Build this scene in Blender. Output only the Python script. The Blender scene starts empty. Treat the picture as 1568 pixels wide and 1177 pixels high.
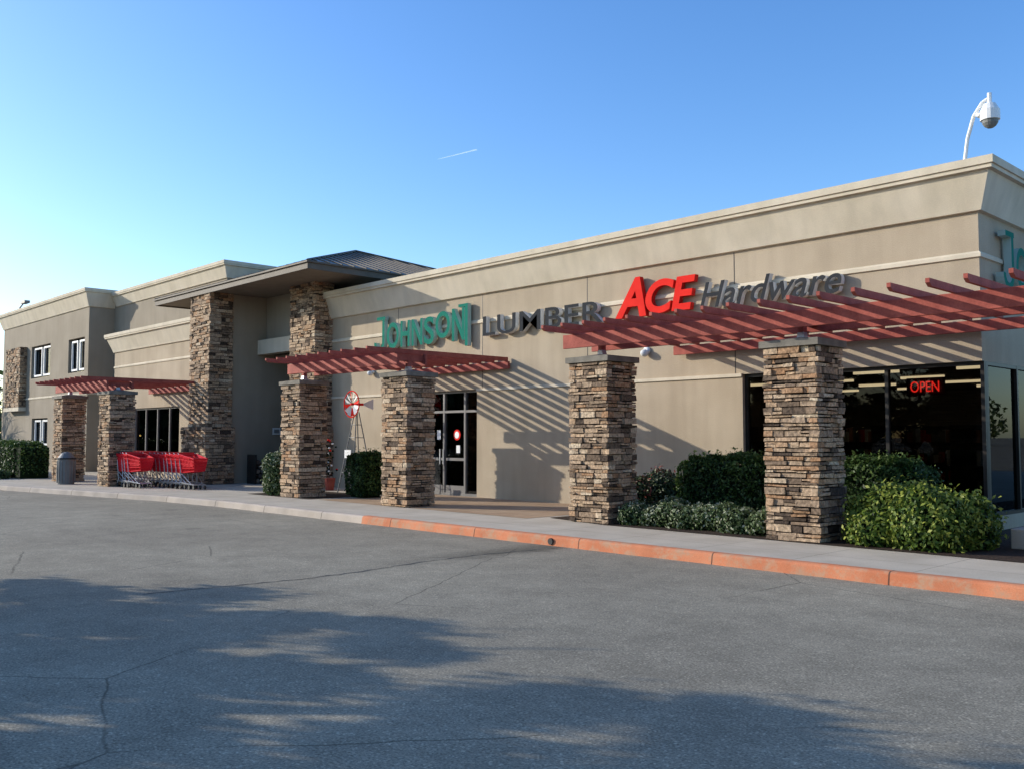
import bpy, math, random
import numpy as np
from mathutils import Vector, Matrix
random.seed(7); rng=np.random.default_rng(7)
S=bpy.context.scene
COL=S.collection

# ------------------------------------------------------------ materials
def newmat(name):
    m=bpy.data.materials.new(name); m.use_nodes=True
    nt=m.node_tree; b=nt.nodes['Principled BSDF']
    return m,nt,b
def N(nt,t,**k):
    n=nt.nodes.new(t)
    for a,v in k.items(): setattr(n,a,v)
    return n
def noise_mat(name,c1,c2,scale=3,rough=.85,bump=.3,bscale=60,bdist=.01,detail=6,fine=0.0,metal=0,lo=.35,hi=.65,streak=0,spec=.5):
    m,nt,b=newmat(name)
    tc=N(nt,'ShaderNodeTexCoord')
    n=N(nt,'ShaderNodeTexNoise'); n.inputs['Scale'].default_value=scale; n.inputs['Detail'].default_value=detail
    nt.links.new(tc.outputs['Object'],n.inputs['Vector'])
    r=N(nt,'ShaderNodeValToRGB'); r.color_ramp.elements[0].position=lo; r.color_ramp.elements[1].position=hi
    r.color_ramp.elements[0].color=(*c1,1); r.color_ramp.elements[1].color=(*c2,1)
    nt.links.new(n.outputs['Fac'],r.inputs['Fac'])
    col=r.outputs['Color']
    n2=N(nt,'ShaderNodeTexNoise'); n2.inputs['Scale'].default_value=bscale; n2.inputs['Detail'].default_value=4
    nt.links.new(tc.outputs['Object'],n2.inputs['Vector'])
    if fine>0:
        mr=N(nt,'ShaderNodeMapRange'); mr.inputs[1].default_value=.3; mr.inputs[2].default_value=.7
        mr.inputs[3].default_value=1-fine; mr.inputs[4].default_value=1+fine
        nt.links.new(n2.outputs['Fac'],mr.inputs[0])
        mx=N(nt,'ShaderNodeMix',data_type='RGBA',blend_type='MULTIPLY'); mx.inputs[0].default_value=1
        nt.links.new(col,mx.inputs[6]); nt.links.new(mr.outputs[0],mx.inputs[7]); col=mx.outputs[2]
    if streak>0:
        mp=N(nt,'ShaderNodeMapping'); mp.inputs['Scale'].default_value=(2.2,2.2,.22)
        nt.links.new(tc.outputs['Object'],mp.inputs[0])
        n3=N(nt,'ShaderNodeTexNoise'); n3.inputs['Scale'].default_value=1.6; n3.inputs['Detail'].default_value=5
        nt.links.new(mp.outputs[0],n3.inputs['Vector'])
        mr=N(nt,'ShaderNodeMapRange'); mr.inputs[1].default_value=.4; mr.inputs[2].default_value=.7
        mr.inputs[3].default_value=1; mr.inputs[4].default_value=1-streak
        nt.links.new(n3.outputs['Fac'],mr.inputs[0])
        mx=N(nt,'ShaderNodeMix',data_type='RGBA',blend_type='MULTIPLY'); mx.inputs[0].default_value=1
        nt.links.new(col,mx.inputs[6]); nt.links.new(mr.outputs[0],mx.inputs[7]); col=mx.outputs[2]
    nt.links.new(col,b.inputs['Base Color'])
    b.inputs['Roughness'].default_value=rough; b.inputs['Metallic'].default_value=metal
    b.inputs['Specular IOR Level'].default_value=spec
    if bump>0:
        bp=N(nt,'ShaderNodeBump'); bp.inputs['Strength'].default_value=bump; bp.inputs['Distance'].default_value=bdist
        nt.links.new(n2.outputs['Fac'],bp.inputs['Height']); nt.links.new(bp.outputs[0],b.inputs['Normal'])
    return m
def attr_mat(name,stops,rough=.85,transl=0,nz=0,bump=0,spec=.5):
    m,nt,b=newmat(name)
    at=N(nt,'ShaderNodeAttribute'); at.attribute_name='rnd'
    r=N(nt,'ShaderNodeValToRGB'); e=r.color_ramp.elements
    while len(e)<len(stops): e.new(.5)
    for i,(p,c) in enumerate(stops): e[i].position=p; e[i].color=(*c,1)
    nt.links.new(at.outputs['Fac'],r.inputs['Fac']); col=r.outputs['Color']
    if nz>0:
        tc=N(nt,'ShaderNodeTexCoord'); n=N(nt,'ShaderNodeTexNoise'); n.inputs['Scale'].default_value=22; n.inputs['Detail'].default_value=6
        nt.links.new(tc.outputs['Object'],n.inputs['Vector'])
        mr=N(nt,'ShaderNodeMapRange'); mr.inputs[1].default_value=.3; mr.inputs[2].default_value=.7
        mr.inputs[3].default_value=1-nz; mr.inputs[4].default_value=1+nz
        nt.links.new(n.outputs['Fac'],mr.inputs[0])
        mx=N(nt,'ShaderNodeMix',data_type='RGBA',blend_type='MULTIPLY'); mx.inputs[0].default_value=1
        nt.links.new(col,mx.inputs[6]); nt.links.new(mr.outputs[0],mx.inputs[7]); col=mx.outputs[2]
        if bump:
            bp=N(nt,'ShaderNodeBump'); bp.inputs['Strength'].default_value=bump; bp.inputs['Distance'].default_value=.02
            nt.links.new(n.outputs['Fac'],bp.inputs['Height']); nt.links.new(bp.outputs[0],b.inputs['Normal'])
    nt.links.new(col,b.inputs['Base Color']); b.inputs['Roughness'].default_value=rough
    b.inputs['Specular IOR Level'].default_value=spec
    if transl>0:
        t=N(nt,'ShaderNodeBsdfTranslucent'); nt.links.new(col,t.inputs['Color'])
        ms=N(nt,'ShaderNodeMixShader'); ms.inputs[0].default_value=transl
        nt.links.new(b.outputs[0],ms.inputs[1]); nt.links.new(t.outputs[0],ms.inputs[2])
        nt.links.new(ms.outputs[0],nt.nodes['Material Output'].inputs['Surface'])
    return m

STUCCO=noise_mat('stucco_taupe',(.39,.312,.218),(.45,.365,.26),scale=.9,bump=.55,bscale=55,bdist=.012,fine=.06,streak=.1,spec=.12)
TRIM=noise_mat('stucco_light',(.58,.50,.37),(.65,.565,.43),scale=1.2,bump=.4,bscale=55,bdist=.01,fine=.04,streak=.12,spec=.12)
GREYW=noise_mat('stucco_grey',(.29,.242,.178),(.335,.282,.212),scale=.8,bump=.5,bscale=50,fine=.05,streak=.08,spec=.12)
DARK=noise_mat('bronze_frame',(.018,.015,.012),(.03,.025,.02),rough=.4,bump=0,spec=.3)
ALU=noise_mat('aluminium_frame',(.16,.15,.14),(.2,.19,.18),rough=.4,bump=0,spec=.3)
WHITEF=noise_mat('white_frame',(.65,.65,.63),(.75,.75,.72),rough=.5,bump=0)
RED=noise_mat('pergola_red',(.28,.068,.05),(.38,.1,.072),scale=5,rough=.65,bump=.2,bscale=40,fine=.1,spec=.12)
CAP=noise_mat('column_cap',(.15,.135,.11),(.23,.205,.165),scale=5,bump=.4,bscale=40,spec=.2)
FASCIA=noise_mat('fascia_brown',(.10,.08,.06),(.13,.105,.08),rough=.6,bump=0,spec=.2)
SOFFIT=noise_mat('soffit',(.19,.15,.11),(.22,.18,.135),bump=.1)
METROOF=noise_mat('metal_roof',(.16,.145,.12),(.2,.18,.15),rough=.45,bump=0,metal=.3)
CORE=noise_mat('mortar',(.018,.015,.012),(.03,.025,.02),bump=.3,spec=.1)
STONE=attr_mat('ledgestone',[(0,(.055,.04,.03)),(.22,(.21,.148,.10)),(.45,(.34,.245,.163)),(.65,(.45,.32,.205)),(.82,(.32,.18,.095)),(1,(.52,.42,.295))],nz=.45,bump=.9,spec=.12)
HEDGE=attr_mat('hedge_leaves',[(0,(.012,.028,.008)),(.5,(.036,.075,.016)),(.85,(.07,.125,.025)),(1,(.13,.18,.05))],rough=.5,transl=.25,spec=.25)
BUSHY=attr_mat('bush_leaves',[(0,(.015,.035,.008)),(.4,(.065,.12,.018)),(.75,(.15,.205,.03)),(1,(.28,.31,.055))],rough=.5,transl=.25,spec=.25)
COVER=attr_mat('cover_leaves',[(0,(.02,.04,.012)),(.45,(.07,.115,.035)),(.8,(.14,.18,.08)),(1,(.34,.36,.25))],rough=.5,transl=.2,spec=.25)
TREEL=attr_mat('tree_leaves',[(0,(.02,.04,.01)),(.5,(.045,.08,.02)),(1,(.09,.12,.03))],rough=.6,transl=.12)
FLOW=attr_mat('shrub_leaves',[(0,(.015,.03,.01)),(.6,(.04,.07,.02)),(.9,(.07,.1,.03)),(1,(.25,.06,.04))],rough=.6)
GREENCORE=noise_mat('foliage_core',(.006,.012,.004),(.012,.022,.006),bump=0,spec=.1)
BARK=noise_mat('bark',(.06,.045,.035),(.11,.085,.065),scale=8,bump=.6,bscale=25)
SOIL=noise_mat('mulch',(.03,.02,.014),(.07,.045,.03),scale=20,bump=.8,bscale=60,bdist=.03,spec=.2)
BLACK=noise_mat('dark_interior',(.02,.018,.016),(.03,.028,.025),bump=0)
INTER=noise_mat('interior_paint',(.16,.14,.12),(.2,.18,.15),bump=0)
WHITE=noise_mat('white_paint',(.7,.7,.68),(.8,.8,.78),rough=.5,bump=0)
GREYM=noise_mat('galvanised',(.35,.36,.37),(.45,.46,.47),rough=.35,bump=0,metal=.6)
GREYP=noise_mat('grey_plastic',(.12,.125,.12),(.16,.165,.16),rough=.5,bump=0)
CARTR=noise_mat('cart_red',(.6,.012,.02),(.68,.018,.03),rough=.4,bump=0,spec=.2)
BLK=noise_mat('black_rubber',(.015,.015,.015),(.025,.025,.025),rough=.7,bump=0)
ACER=noise_mat('sign_red',(.68,.02,.014),(.76,.028,.018),rough=.6,bump=0,spec=.04)
CHAR=noise_mat('letter_charcoal',(.035,.037,.04),(.045,.047,.05),rough=.8,bump=0,spec=.03)
CHARR=noise_mat('letter_return',(.6,.6,.58),(.66,.66,.64),rough=.6,bump=0,spec=.05)
TEAL=noise_mat('sign_teal',(.008,.15,.105),(.012,.18,.125),rough=.7,bump=0,spec=.04)
TEALR=noise_mat('sign_teal_return',(.34,.48,.43),(.4,.52,.47),rough=.6,bump=0,spec=.05)
REDR=noise_mat('sign_red_return',(.5,.02,.018),(.55,.03,.02),rough=.6,bump=0,spec=.05)

def emis(name,c,s):
    m,nt,b=newmat(name); b.inputs['Base Color'].default_value=(*c,1)
    b.inputs['Emission Color'].default_value=(*c,1); b.inputs['Emission Strength'].default_value=s; return m
TUBE=emis('fluorescent_tube',(1,.80,.5),4.5)
NEON=emis('neon_red',(1,.03,.02),5.0)

def glassmat(name,tint,ior,gc):
    m,nt,b=newmat(name); nt.nodes.remove(b)
    t=N(nt,'ShaderNodeBsdfTransparent'); t.inputs[0].default_value=(tint,tint,tint*.97,1)
    g=N(nt,'ShaderNodeBsdfGlossy'); g.inputs['Roughness'].default_value=.01; g.inputs[0].default_value=(gc,gc*1.04,gc*1.08,1)
    f=N(nt,'ShaderNodeFresnel'); f.inputs[0].default_value=ior
    ms=N(nt,'ShaderNodeMixShader'); nt.links.new(f.outputs[0],ms.inputs[0]); nt.links.new(t.outputs[0],ms.inputs[1]); nt.links.new(g.outputs[0],ms.inputs[2])
    nt.links.new(ms.outputs[0],nt.nodes['Material Output'].inputs['Surface']); return m
GLASS=glassmat('tinted_glass',.34,1.33,.55)
CLEAR=glassmat('door_glass',.72,1.5,.9)

def asphalt():
    m,nt,b=newmat('asphalt'); tc=N(nt,'ShaderNodeTexCoord')
    def nz(s,d=6,r=.5):
        n=N(nt,'ShaderNodeTexNoise'); n.inputs['Scale'].default_value=s; n.inputs['Detail'].default_value=d; n.inputs['Roughness'].default_value=r
        nt.links.new(tc.outputs['Object'],n.inputs['Vector']); return n
    big=nz(.25,5); mid=nz(1.8,6); fin=nz(60,4,.7); m3=nz(9,5,.65)
    r=N(nt,'ShaderNodeValToRGB'); r.color_ramp.elements[0].position=.35; r.color_ramp.elements[1].position=.65
    r.color_ramp.elements[0].color=(.235,.205,.15,1); r.color_ramp.elements[1].color=(.295,.26,.19,1)
    nt.links.new(big.outputs['Fac'],r.inputs[0])
    def mul(col,src,a,bb,lo=.3,hi=.7):
        mr=N(nt,'ShaderNodeMapRange'); mr.inputs[1].default_value=lo; mr.inputs[2].default_value=hi
        mr.inputs[3].default_value=a; mr.inputs[4].default_value=bb
        nt.links.new(src,mr.inputs[0])
        mx=N(nt,'ShaderNodeMix',data_type='RGBA',blend_type='MULTIPLY'); mx.inputs[0].default_value=1
        nt.links.new(col,mx.inputs[6]); nt.links.new(mr.outputs[0],mx.inputs[7]); return mx.outputs[2]
    c=mul(r.outputs[0],mid.outputs['Fac'],.86,1.12)
    c=mul(c,m3.outputs['Fac'],.87,1.11)
    c=mul(c,fin.outputs['Fac'],.45,1.55)
    v=N(nt,'ShaderNodeTexVoronoi'); v.inputs['Scale'].default_value=70
    nt.links.new(tc.outputs['Object'],v.inputs['Vector'])
    sp=N(nt,'ShaderNodeSeparateXYZ'); nt.links.new(v.outputs['Color'],sp.inputs[0])
    c=mul(c,sp.outputs[0],.8,1.0,0,.3); c=mul(c,sp.outputs[1],1.0,1.5,.86,.95)
    v2=N(nt,'ShaderNodeTexVoronoi',feature='DISTANCE_TO_EDGE'); v2.inputs['Scale'].default_value=.3
    mxv=N(nt,'ShaderNodeMix',data_type='VECTOR'); mxv.inputs[0].default_value=.12
    nt.links.new(tc.outputs['Object'],mxv.inputs[4]); nt.links.new(mid.outputs['Color'],mxv.inputs[5]); nt.links.new(mxv.outputs[1],v2.inputs['Vector'])
    mr=N(nt,'ShaderNodeMapRange'); mr.inputs[1].default_value=0; mr.inputs[2].default_value=.004; mr.inputs[3].default_value=.45; mr.inputs[4].default_value=1
    nt.links.new(v2.outputs['Distance'],mr.inputs[0])
    gate=N(nt,'ShaderNodeMapRange'); gate.inputs[1].default_value=.50; gate.inputs[2].default_value=.55
    nt.links.new(big.outputs['Fac'],gate.inputs[0])
    mxx=N(nt,'ShaderNodeMix',data_type='FLOAT'); mxx.inputs[2].default_value=1
    nt.links.new(gate.outputs[0],mxx.inputs[0]); nt.links.new(mr.outputs[0],mxx.inputs[3])
    mx=N(nt,'ShaderNodeMix',data_type='RGBA',blend_type='MULTIPLY'); mx.inputs[0].default_value=1
    nt.links.new(c,mx.inputs[6]); nt.links.new(mxx.outputs[0],mx.inputs[7])
    v3=N(nt,'ShaderNodeTexVoronoi'); v3.inputs['Scale'].default_value=.55; nt.links.new(mxv.outputs[1],v3.inputs['Vector'])
    c=mul(mx.outputs[2],v3.outputs['Distance'],.72,1,.02,.10)
    s=N(nt,'ShaderNodeSeparateXYZ'); nt.links.new(tc.outputs['Object'],s.inputs[0])
    wv=N(nt,'ShaderNodeMath',operation='MULTIPLY_ADD'); wv.inputs[1].default_value=.9; nt.links.new(mid.outputs['Fac'],wv.inputs[0]); nt.links.new(s.outputs['X'],wv.inputs[2])
    dx=N(nt,'ShaderNodeMath',operation='ADD'); dx.inputs[1].default_value=9.5; nt.links.new(wv.outputs[0],dx.inputs[0])
    dq=N(nt,'ShaderNodeMath',operation='ABSOLUTE'); nt.links.new(dx.outputs[0],dq.inputs[0])
    dm=N(nt,'ShaderNodeMapRange'); dm.inputs[1].default_value=.05; dm.inputs[2].default_value=.5; dm.inputs[3].default_value=1; dm.inputs[4].default_value=0; nt.links.new(dq.outputs[0],dm.inputs[0])
    dy=N(nt,'ShaderNodeMapRange'); dy.inputs[1].default_value=6.3; dy.inputs[2].default_value=9.0; nt.links.new(s.outputs['Y'],dy.inputs[0])
    mm=N(nt,'ShaderNodeMath',operation='MULTIPLY'); nt.links.new(dm.outputs[0],mm.inputs[0]); nt.links.new(dy.outputs[0],mm.inputs[1])
    c=mul(c,mm.outputs[0],1,.55,0,1)
    nt.links.new(c,b.inputs['Base Color']); b.inputs['Roughness'].default_value=.95; b.inputs['Specular IOR Level'].default_value=.2
    bp=N(nt,'ShaderNodeBump'); bp.inputs['Strength'].default_value=.4; bp.inputs['Distance'].default_value=.008
    nt.links.new(fin.outputs['Fac'],bp.inputs['Height']); nt.links.new(bp.outputs[0],b.inputs['Normal'])
    return m
ASPH=asphalt()
def jointed(name,c1,c2,px,py,w=.012,dark=.45,wear=None):
    m=noise_mat(name,c1,c2,scale=1.5,bump=.3,bscale=80,fine=.1,spec=.2)
    nt=m.node_tree; b=nt.nodes['Principled BSDF']; src=b.inputs['Base Color'].links[0].from_socket
    tc=N(nt,'ShaderNodeTexCoord'); s=N(nt,'ShaderNodeSeparateXYZ'); nt.links.new(tc.outputs['Object'],s.inputs[0])
    col=src
    if wear:
        n=N(nt,'ShaderNodeTexNoise'); n.inputs['Scale'].default_value=4; n.inputs['Detail'].default_value=9; n.inputs['Roughness'].default_value=.75
        nt.links.new(tc.outputs['Object'],n.inputs['Vector'])
        mr=N(nt,'ShaderNodeMapRange'); mr.inputs[1].default_value=.48; mr.inputs[2].default_value=.62
        nt.links.new(n.outputs['Fac'],mr.inputs[0])
        mx=N(nt,'ShaderNodeMix',data_type='RGBA'); nt.links.new(mr.outputs[0],mx.inputs[0]); nt.links.new(col,mx.inputs[6]); mx.inputs[7].default_value=(*wear,1); col=mx.outputs[2]
    for ax,p in (('X',px),('Y',py)):
        if not p: continue
        d=N(nt,'ShaderNodeMath',operation='DIVIDE'); d.inputs[1].default_value=p; nt.links.new(s.outputs[ax],d.inputs[0])
        f=N(nt,'ShaderNodeMath',operation='FRACT'); nt.links.new(d.outputs[0],f.inputs[0])
        lt=N(nt,'ShaderNodeMath',operation='LESS_THAN'); lt.inputs[1].default_value=w/p; nt.links.new(f.outputs[0],lt.inputs[0])
        mu=N(nt,'ShaderNodeMath',operation='MULTIPLY'); mu.inputs[1].default_value=1-dark; nt.links.new(lt.outputs[0],mu.inputs[0])
        mx=N(nt,'ShaderNodeMix',data_type='RGBA'); nt.links.new(mu.outputs[0],mx.inputs[0]); nt.links.new(col,mx.inputs[6]); mx.inputs[7].default_value=(.03,.028,.025,1); col=mx.outputs[2]
    nt.links.new(col,b.inputs['Base Color']); return m
CONC=jointed('concrete',(.45,.39,.30),(.53,.465,.365),1.5,1.6)
KERBR=jointed('kerb_red_paint',(.48,.16,.075),(.58,.22,.11),2.35,None,w=.02,dark=.2,wear=(.44,.26,.16))
KERBG=jointed('kerb_concrete',(.38,.32,.26),(.46,.39,.32),2.35,None,w=.02,dark=.2)
PAVER=jointed('tan_pavers',(.36,.24,.145),(.44,.31,.195),.4,.4,w=.012,dark=.5)

# ------------------------------------------------------------ mesh builder
class MB:
    def __init__(s): s.v=[]; s.f=[]; s.mi=[]; s.r=[]; s.mats=[]
    def m(s,mat):
        if mat not in s.mats: s.mats.append(mat)
        return s.mats.index(mat)
    def add(s,vs,fs,mat,r=.5):
        o=len(s.v); s.v+= [tuple(v) for v in vs]; s.r+=[r]*len(vs); k=s.m(mat)
        for f in fs: s.f.append(tuple(i+o for i in f)); s.mi.append(k)
    def box(s,x0,x1,y0,y1,z0,z1,mat,r=.5,jit=0):
        vs=[(x,y,z) for z in (z0,z1) for y in (y0,y1) for x in (x0,x1)]
        if jit: vs=[(x+random.uniform(-jit,jit),y+random.uniform(-jit,jit),z+random.uniform(-jit,jit)) for x,y,z in vs]
        s.add(vs,[(0,2,3,1),(4,5,7,6),(0,1,5,4),(2,6,7,3),(0,4,6,2),(1,3,7,5)],mat,r)
    def cyl(s,p0,p1,r0,r1,mat,n=10,r=.5,cap=True):
        p0=Vector(p0);p1=Vector(p1); d=(p1-p0).normalized()
        a=d.orthogonal().normalized(); b=d.cross(a)
        vs=[]
        for p,q in ((p0,r0),(p1,r1)):
            for i in range(n):
                t=2*math.pi*i/n; vs.append(p+a*q*math.cos(t)+b*q*math.sin(t))
        fs=[(i,(i+1)%n,n+(i+1)%n,n+i) for i in range(n)]
        if cap: fs+= [tuple(range(n))[::-1],tuple(range(n,2*n))]
        s.add(vs,fs,mat,r)
    def tube(s,pts,rad,mat,n=8):
        for a,b in zip(pts[:-1],pts[1:]): s.cyl(a,b,rad,rad,mat,n)
    def sphere(s,c,rx,ry,rz,mat,nu=14,nv=8,lump=0,r=.5):
        vs=[];fs=[]
        for j in range(nv+1):
            ph=-math.pi/2+math.pi*j/nv
            for i in range(nu):
                th=2*math.pi*i/nu; k=1+random.uniform(-lump,lump)
                vs.append((c[0]+rx*k*math.cos(ph)*math.cos(th),c[1]+ry*k*math.cos(ph)*math.sin(th),c[2]+rz*k*math.sin(ph)))
        for j in range(nv):
            for i in range(nu): fs.append((j*nu+i,j*nu+(i+1)%nu,(j+1)*nu+(i+1)%nu,(j+1)*nu+i))
        s.add(vs,fs,mat,r)
    def rings(s,x0,x1,y0,y1,prof,mat):
        vs=[]
        for d,z in prof: vs+=[(x0-d,y0-d,z),(x1+d,y0-d,z),(x1+d,y1+d,z),(x0-d,y1+d,z)]
        fs=[]
        for k in range(len(prof)-1):
            for i in range(4): fs.append((4*k+i,4*k+(i+1)%4,4*k+4+(i+1)%4,4*k+4+i))
        s.add(vs,fs,mat)
    def build(s,name,parent=None,smooth=False,bevel=0):
        me=bpy.data.meshes.new(name); me.from_pydata(s.v,[],s.f)
        for m in s.mats: me.materials.append(m)
        me.polygons.foreach_set('material_index',s.mi)
        a=me.attributes.new('rnd','FLOAT','POINT'); a.data.foreach_set('value',s.r)
        if smooth: me.polygons.foreach_set('use_smooth',[True]*len(s.f))
        me.update(); o=bpy.data.objects.new(name,me); COL.objects.link(o)
        if parent: o.parent=parent
        if bevel:
            bv=o.modifiers.new('bevel','BEVEL'); bv.width=bevel; bv.segments=2; bv.limit_method='ANGLE'
        return o
def empty(name,loc=(0,0,0)):
    e=bpy.data.objects.new(name,None); COL.objects.link(e); e.empty_display_size=.3; return e

def stonework(b,x0,x1,y0,y1,z0,z1,hmin=.04,hmax=.12):
    b.box(x0+.02,x1-.02,y0+.02,y1-.02,z0,z1,CORE)
    z=z0
    while z<z1-.02:
        h=min(random.uniform(hmin,hmax),z1-z)
        if z1-(z+h)<.03: h=z1-z
        for side in range(4):
            a0,a1=(x0,x1) if side<2 else (y0,y1)
            a=a0
            while a<a1-.01:
                L=min(random.uniform(.12,.42),a1-a)
                if a1-(a+L)<.08: L=a1-a
                p=random.uniform(.0,.05); g=.008
                e0=p if a==a0 else -g; e1=p if a+L>=a1-1e-6 else -g
                split = h>.085 and random.random()<.35 and L<.3
                parts=[(z,z+h*.5),(z+h*.5,z+h)] if split else [(z,z+h)]
                for (za,zb) in parts:
                    r=random.random(); p=random.uniform(0,.055)
                    if side==0: q=(a-e0*.9,a+L+e1*.9,y0-p,y0+.1)
                    elif side==1: q=(a-e0*.9,a+L+e1*.9,y1-.1,y1+p)
                    elif side==2: q=(x0-p,x0+.1,a-e0*.9,a+L+e1*.9)
                    else: q=(x1-.1,x1+p,a-e0*.9,a+L+e1*.9)
                    b.box(*q,za+g,zb-g,STONE,r,jit=.009)
                a+=L
        z+=h
def stone_column(x1,yf,w=.85,d=.72,z0=.15,zt=2.98):
    b=MB(); x0=x1-w
    stonework(b,x0,x1,yf,yf+d,z0,zt)
    b.box(x0-.08,x1+.08,yf-.08,yf+d+.08,zt,zt+.1,CAP,jit=.004)
    cx=(x0+x1)/2; cy=yf+d/2
    vs=[(x0-.05,yf-.05,zt+.1),(x1+.05,yf-.05,zt+.1),(x1+.05,yf+d+.05,zt+.1),(x0-.05,yf+d+.05,zt+.1),(cx,cy,zt+.17)]
    b.add(vs,[(0,1,4),(1,2,4),(2,3,4),(3,0,4)],CAP)
    b.cyl((cx,cy,zt+.1),(cx,cy,zt+.24),.1,.07,GREYM,4)
    b.build('stone_column')
    return cx,cy
YC=12.35
cA=stone_column(-6.62,YC,w=.8); cB=stone_column(-10.55,YC); cC=stone_column(-16.1,12.2); cD=stone_column(-20.5,12.2)
cR=stone_column(-2.6,YC)
cE=stone_column(-29.2,10.75); cF=stone_column(-33.5,10.75)

def pergola(x0,x1,yt,yw,cols,z=3.5,sp=.48):
    e=empty('pergola'); b=MB()
    yc=cols[0][1]
    b.box(x0-.25,x1+.1,yc-.42,yc-.36,z-.25,z,RED)
    b.box(x0-.25,x1+.1,yc+.36,yc+.42,z-.25,z,RED)
    b.box(x0-.1,x1+.1,yw-.08,yw-.01,z-.18,z,RED)
    b.build('beams',e,bevel=.006)
    b=MB(); n=int(round((x1-x0)/sp))
    for i in range(n+1):
        x=x0+(x1-x0)*i/n+random.uniform(-.012,.012); ya=yt+random.uniform(-.02,.02); y2=yw-.012; tw=random.uniform(-.012,.012)
        pr=[(ya+.07,z+.001),(ya,z+.045),(ya,z+.1),(y2,z+.1),(y2,z+.001)]
        vs=[(x-.026+(tw if p[0]<y2-.1 else 0),p[0],p[1]) for p in pr]+[(x+.026+(tw if p[0]<y2-.1 else 0),p[0],p[1]) for p in pr]
        b.add(vs,[(0,1,2,3,4),(9,8,7,6,5)]+[(i2,5+i2,5+(i2+1)%5,(i2+1)%5) for i2 in range(5)],RED)
    b.build('slats',e)
    b=MB()
    for cx,cy in cols:
        b.box(cx-.05,cx+.05,cy-.05,cy+.05,3.2,z-.02,RED)
        b.box(cx-.06,cx+.06,cy-.36,cy+.36,z-.16,z-.01,RED)
    b.build('posts',e,bevel=.004)
pergola(-11.3,-2.3,11.5,15.5,[cA,cB,cR])
pergola(-20.8,-16.48,11.4,15.55,[cC,cD])
pergola(-33.9,-29.5,9.95,13.95,[cE,cF],z=3.42)

# ------------------------------------------------------------ building
B=empty('hardware_store_building')
WX=-5.5; WY=15.6; LX=-24.4; BK=40
def slab(name,boxes,mat,bevel=0):
    b=MB()
    for q in boxes: b.box(*q,mat)
    return b.build(name,B,bevel=bevel)
T=.28; ZH=2.87
slab('main_walls',[
 (LX,-20.75,WY,WY+T,0,ZH),(-17.66,-9.9,WY,WY+T,0,ZH),
 (LX,WX,WY,WY+T,ZH,5.75),
 (WX-T,WX,WY+T,BK,ZH,5.75),(WX-T,WX,26,BK,0,ZH),
 (-9.9,WX,WY,WY+T,0,.38),(WX-T,WX,WY+T,26,0,.38),
 (LX,LX+T,WY+T,BK,0,5.75),(LX+T,WX-T,BK-T,BK,0,5.75)],STUCCO)
slab('main_roof',[(LX+T,WX-T,WY+T,BK-T,5.5,5.6)],CAP)
b=MB(); PROF=[(0,5.27),(.07,5.28),(.09,5.34),(.27,5.86),(.34,5.87),(.34,5.93),(.37,5.935),(.37,6.06),(-.35,6.07),(-.35,5.55)]
b.rings(LX,WX,WY,BK,PROF,TRIM); b.build('main_cornice',B)
b=MB(); b.rings(LX,WX,WY,BK,[(0,4.53),(.035,4.54),(.035,4.60),(0,4.635)],TRIM)
for x0,x1 in ((LX,-20.75),(-17.66,-9.9)):
    b.box(x0,x1-.002,WY-.035,WY+.01,2.82,2.885,TRIM)
b.build('wall_ledges',B)
b=MB()
for x in (-10.05,-13.9,-17.45,-21.0):
    b.box(x-.008,x+.008,WY-.004,WY+.01,2.89,4.53,DARK); b.box(x-.008,x+.008,WY-.004,WY+.01,4.64,5.26,DARK)
    if x in(-13.9,): b.box(x-.008,x+.008,WY-.004,WY+.01,.15,2.81,DARK)
b.build('control_joints',B)
b=MB(); stonework(b,-25.8,-24.4,15.0,15.59,.15,6.38,.06,.14); stonework(b,-25.9,-24.3,14.9,15.58,.15,2.0,.06,.14); b.build('entrance_pillar_1',B)
PX=-28.5
b=MB(); stonework(b,PX-1.4,PX,13.6,14.35,.15,6.38,.06,.14); stonework(b,PX-1.6,PX+.15,13.45,14.4,.15,2.0,.06,.14); b.build('entrance_pillar_2',B)
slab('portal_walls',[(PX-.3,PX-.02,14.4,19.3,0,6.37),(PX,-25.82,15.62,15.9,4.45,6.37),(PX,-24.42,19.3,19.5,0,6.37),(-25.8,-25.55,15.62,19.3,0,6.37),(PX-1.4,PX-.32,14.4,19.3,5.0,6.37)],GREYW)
slab('portal_band',[(PX,-25.82,15.3,15.6,4.42,4.9)],TRIM)
slab('portal_ceiling',[(PX,-25.82,15.92,19.3,4.3,4.42)],SOFFIT)
b=MB()
for x in (-28.1,-27.3,-26.5): b.box(x-.04,x+.04,19.2,19.28,.15,2.5,DARK)
b.box(-28.1,-26.5,19.2,19.28,2.5,2.6,DARK); b.box(-28.06,-26.54,19.25,19.27,.15,2.5,GLASS); b.build('portal_doors',B)
rx0,rx1,ry0,ry1,rz=-32.7,-22.4,13.5,23.4,6.5; ax,ay,az=-27.4,18.45,8.2
b=MB(); b.box(rx0+.03,rx1-.03,ry0+.03,ry1-.03,rz-.12,rz-.05,SOFFIT)
for q in ((rx0,rx1,ry0,ry0+.03),(rx0,rx1,ry1-.03,ry1),(rx0,rx0+.03,ry0+.03,ry1-.03),(rx1-.03,rx1,ry0+.03,ry1-.03)):
    b.box(*q,rz-.17,rz,FASCIA)
b.box(rx0-.05,rx1+.05,ry0-.05,ry1+.05,rz+.001,rz+.05,FASCIA)
c=[(rx0,ry0,rz+.052),(rx1,ry0,rz+.052),(rx1,ry1,rz+.052),(rx0,ry1,rz+.052),(ax,ay,az)]
b.add(c,[(0,1,4),(1,2,4),(2,3,4),(3,0,4)],METROOF)
hx=rx1-ax; hy=ay-ry0; kz=az-rz-.05
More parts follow.
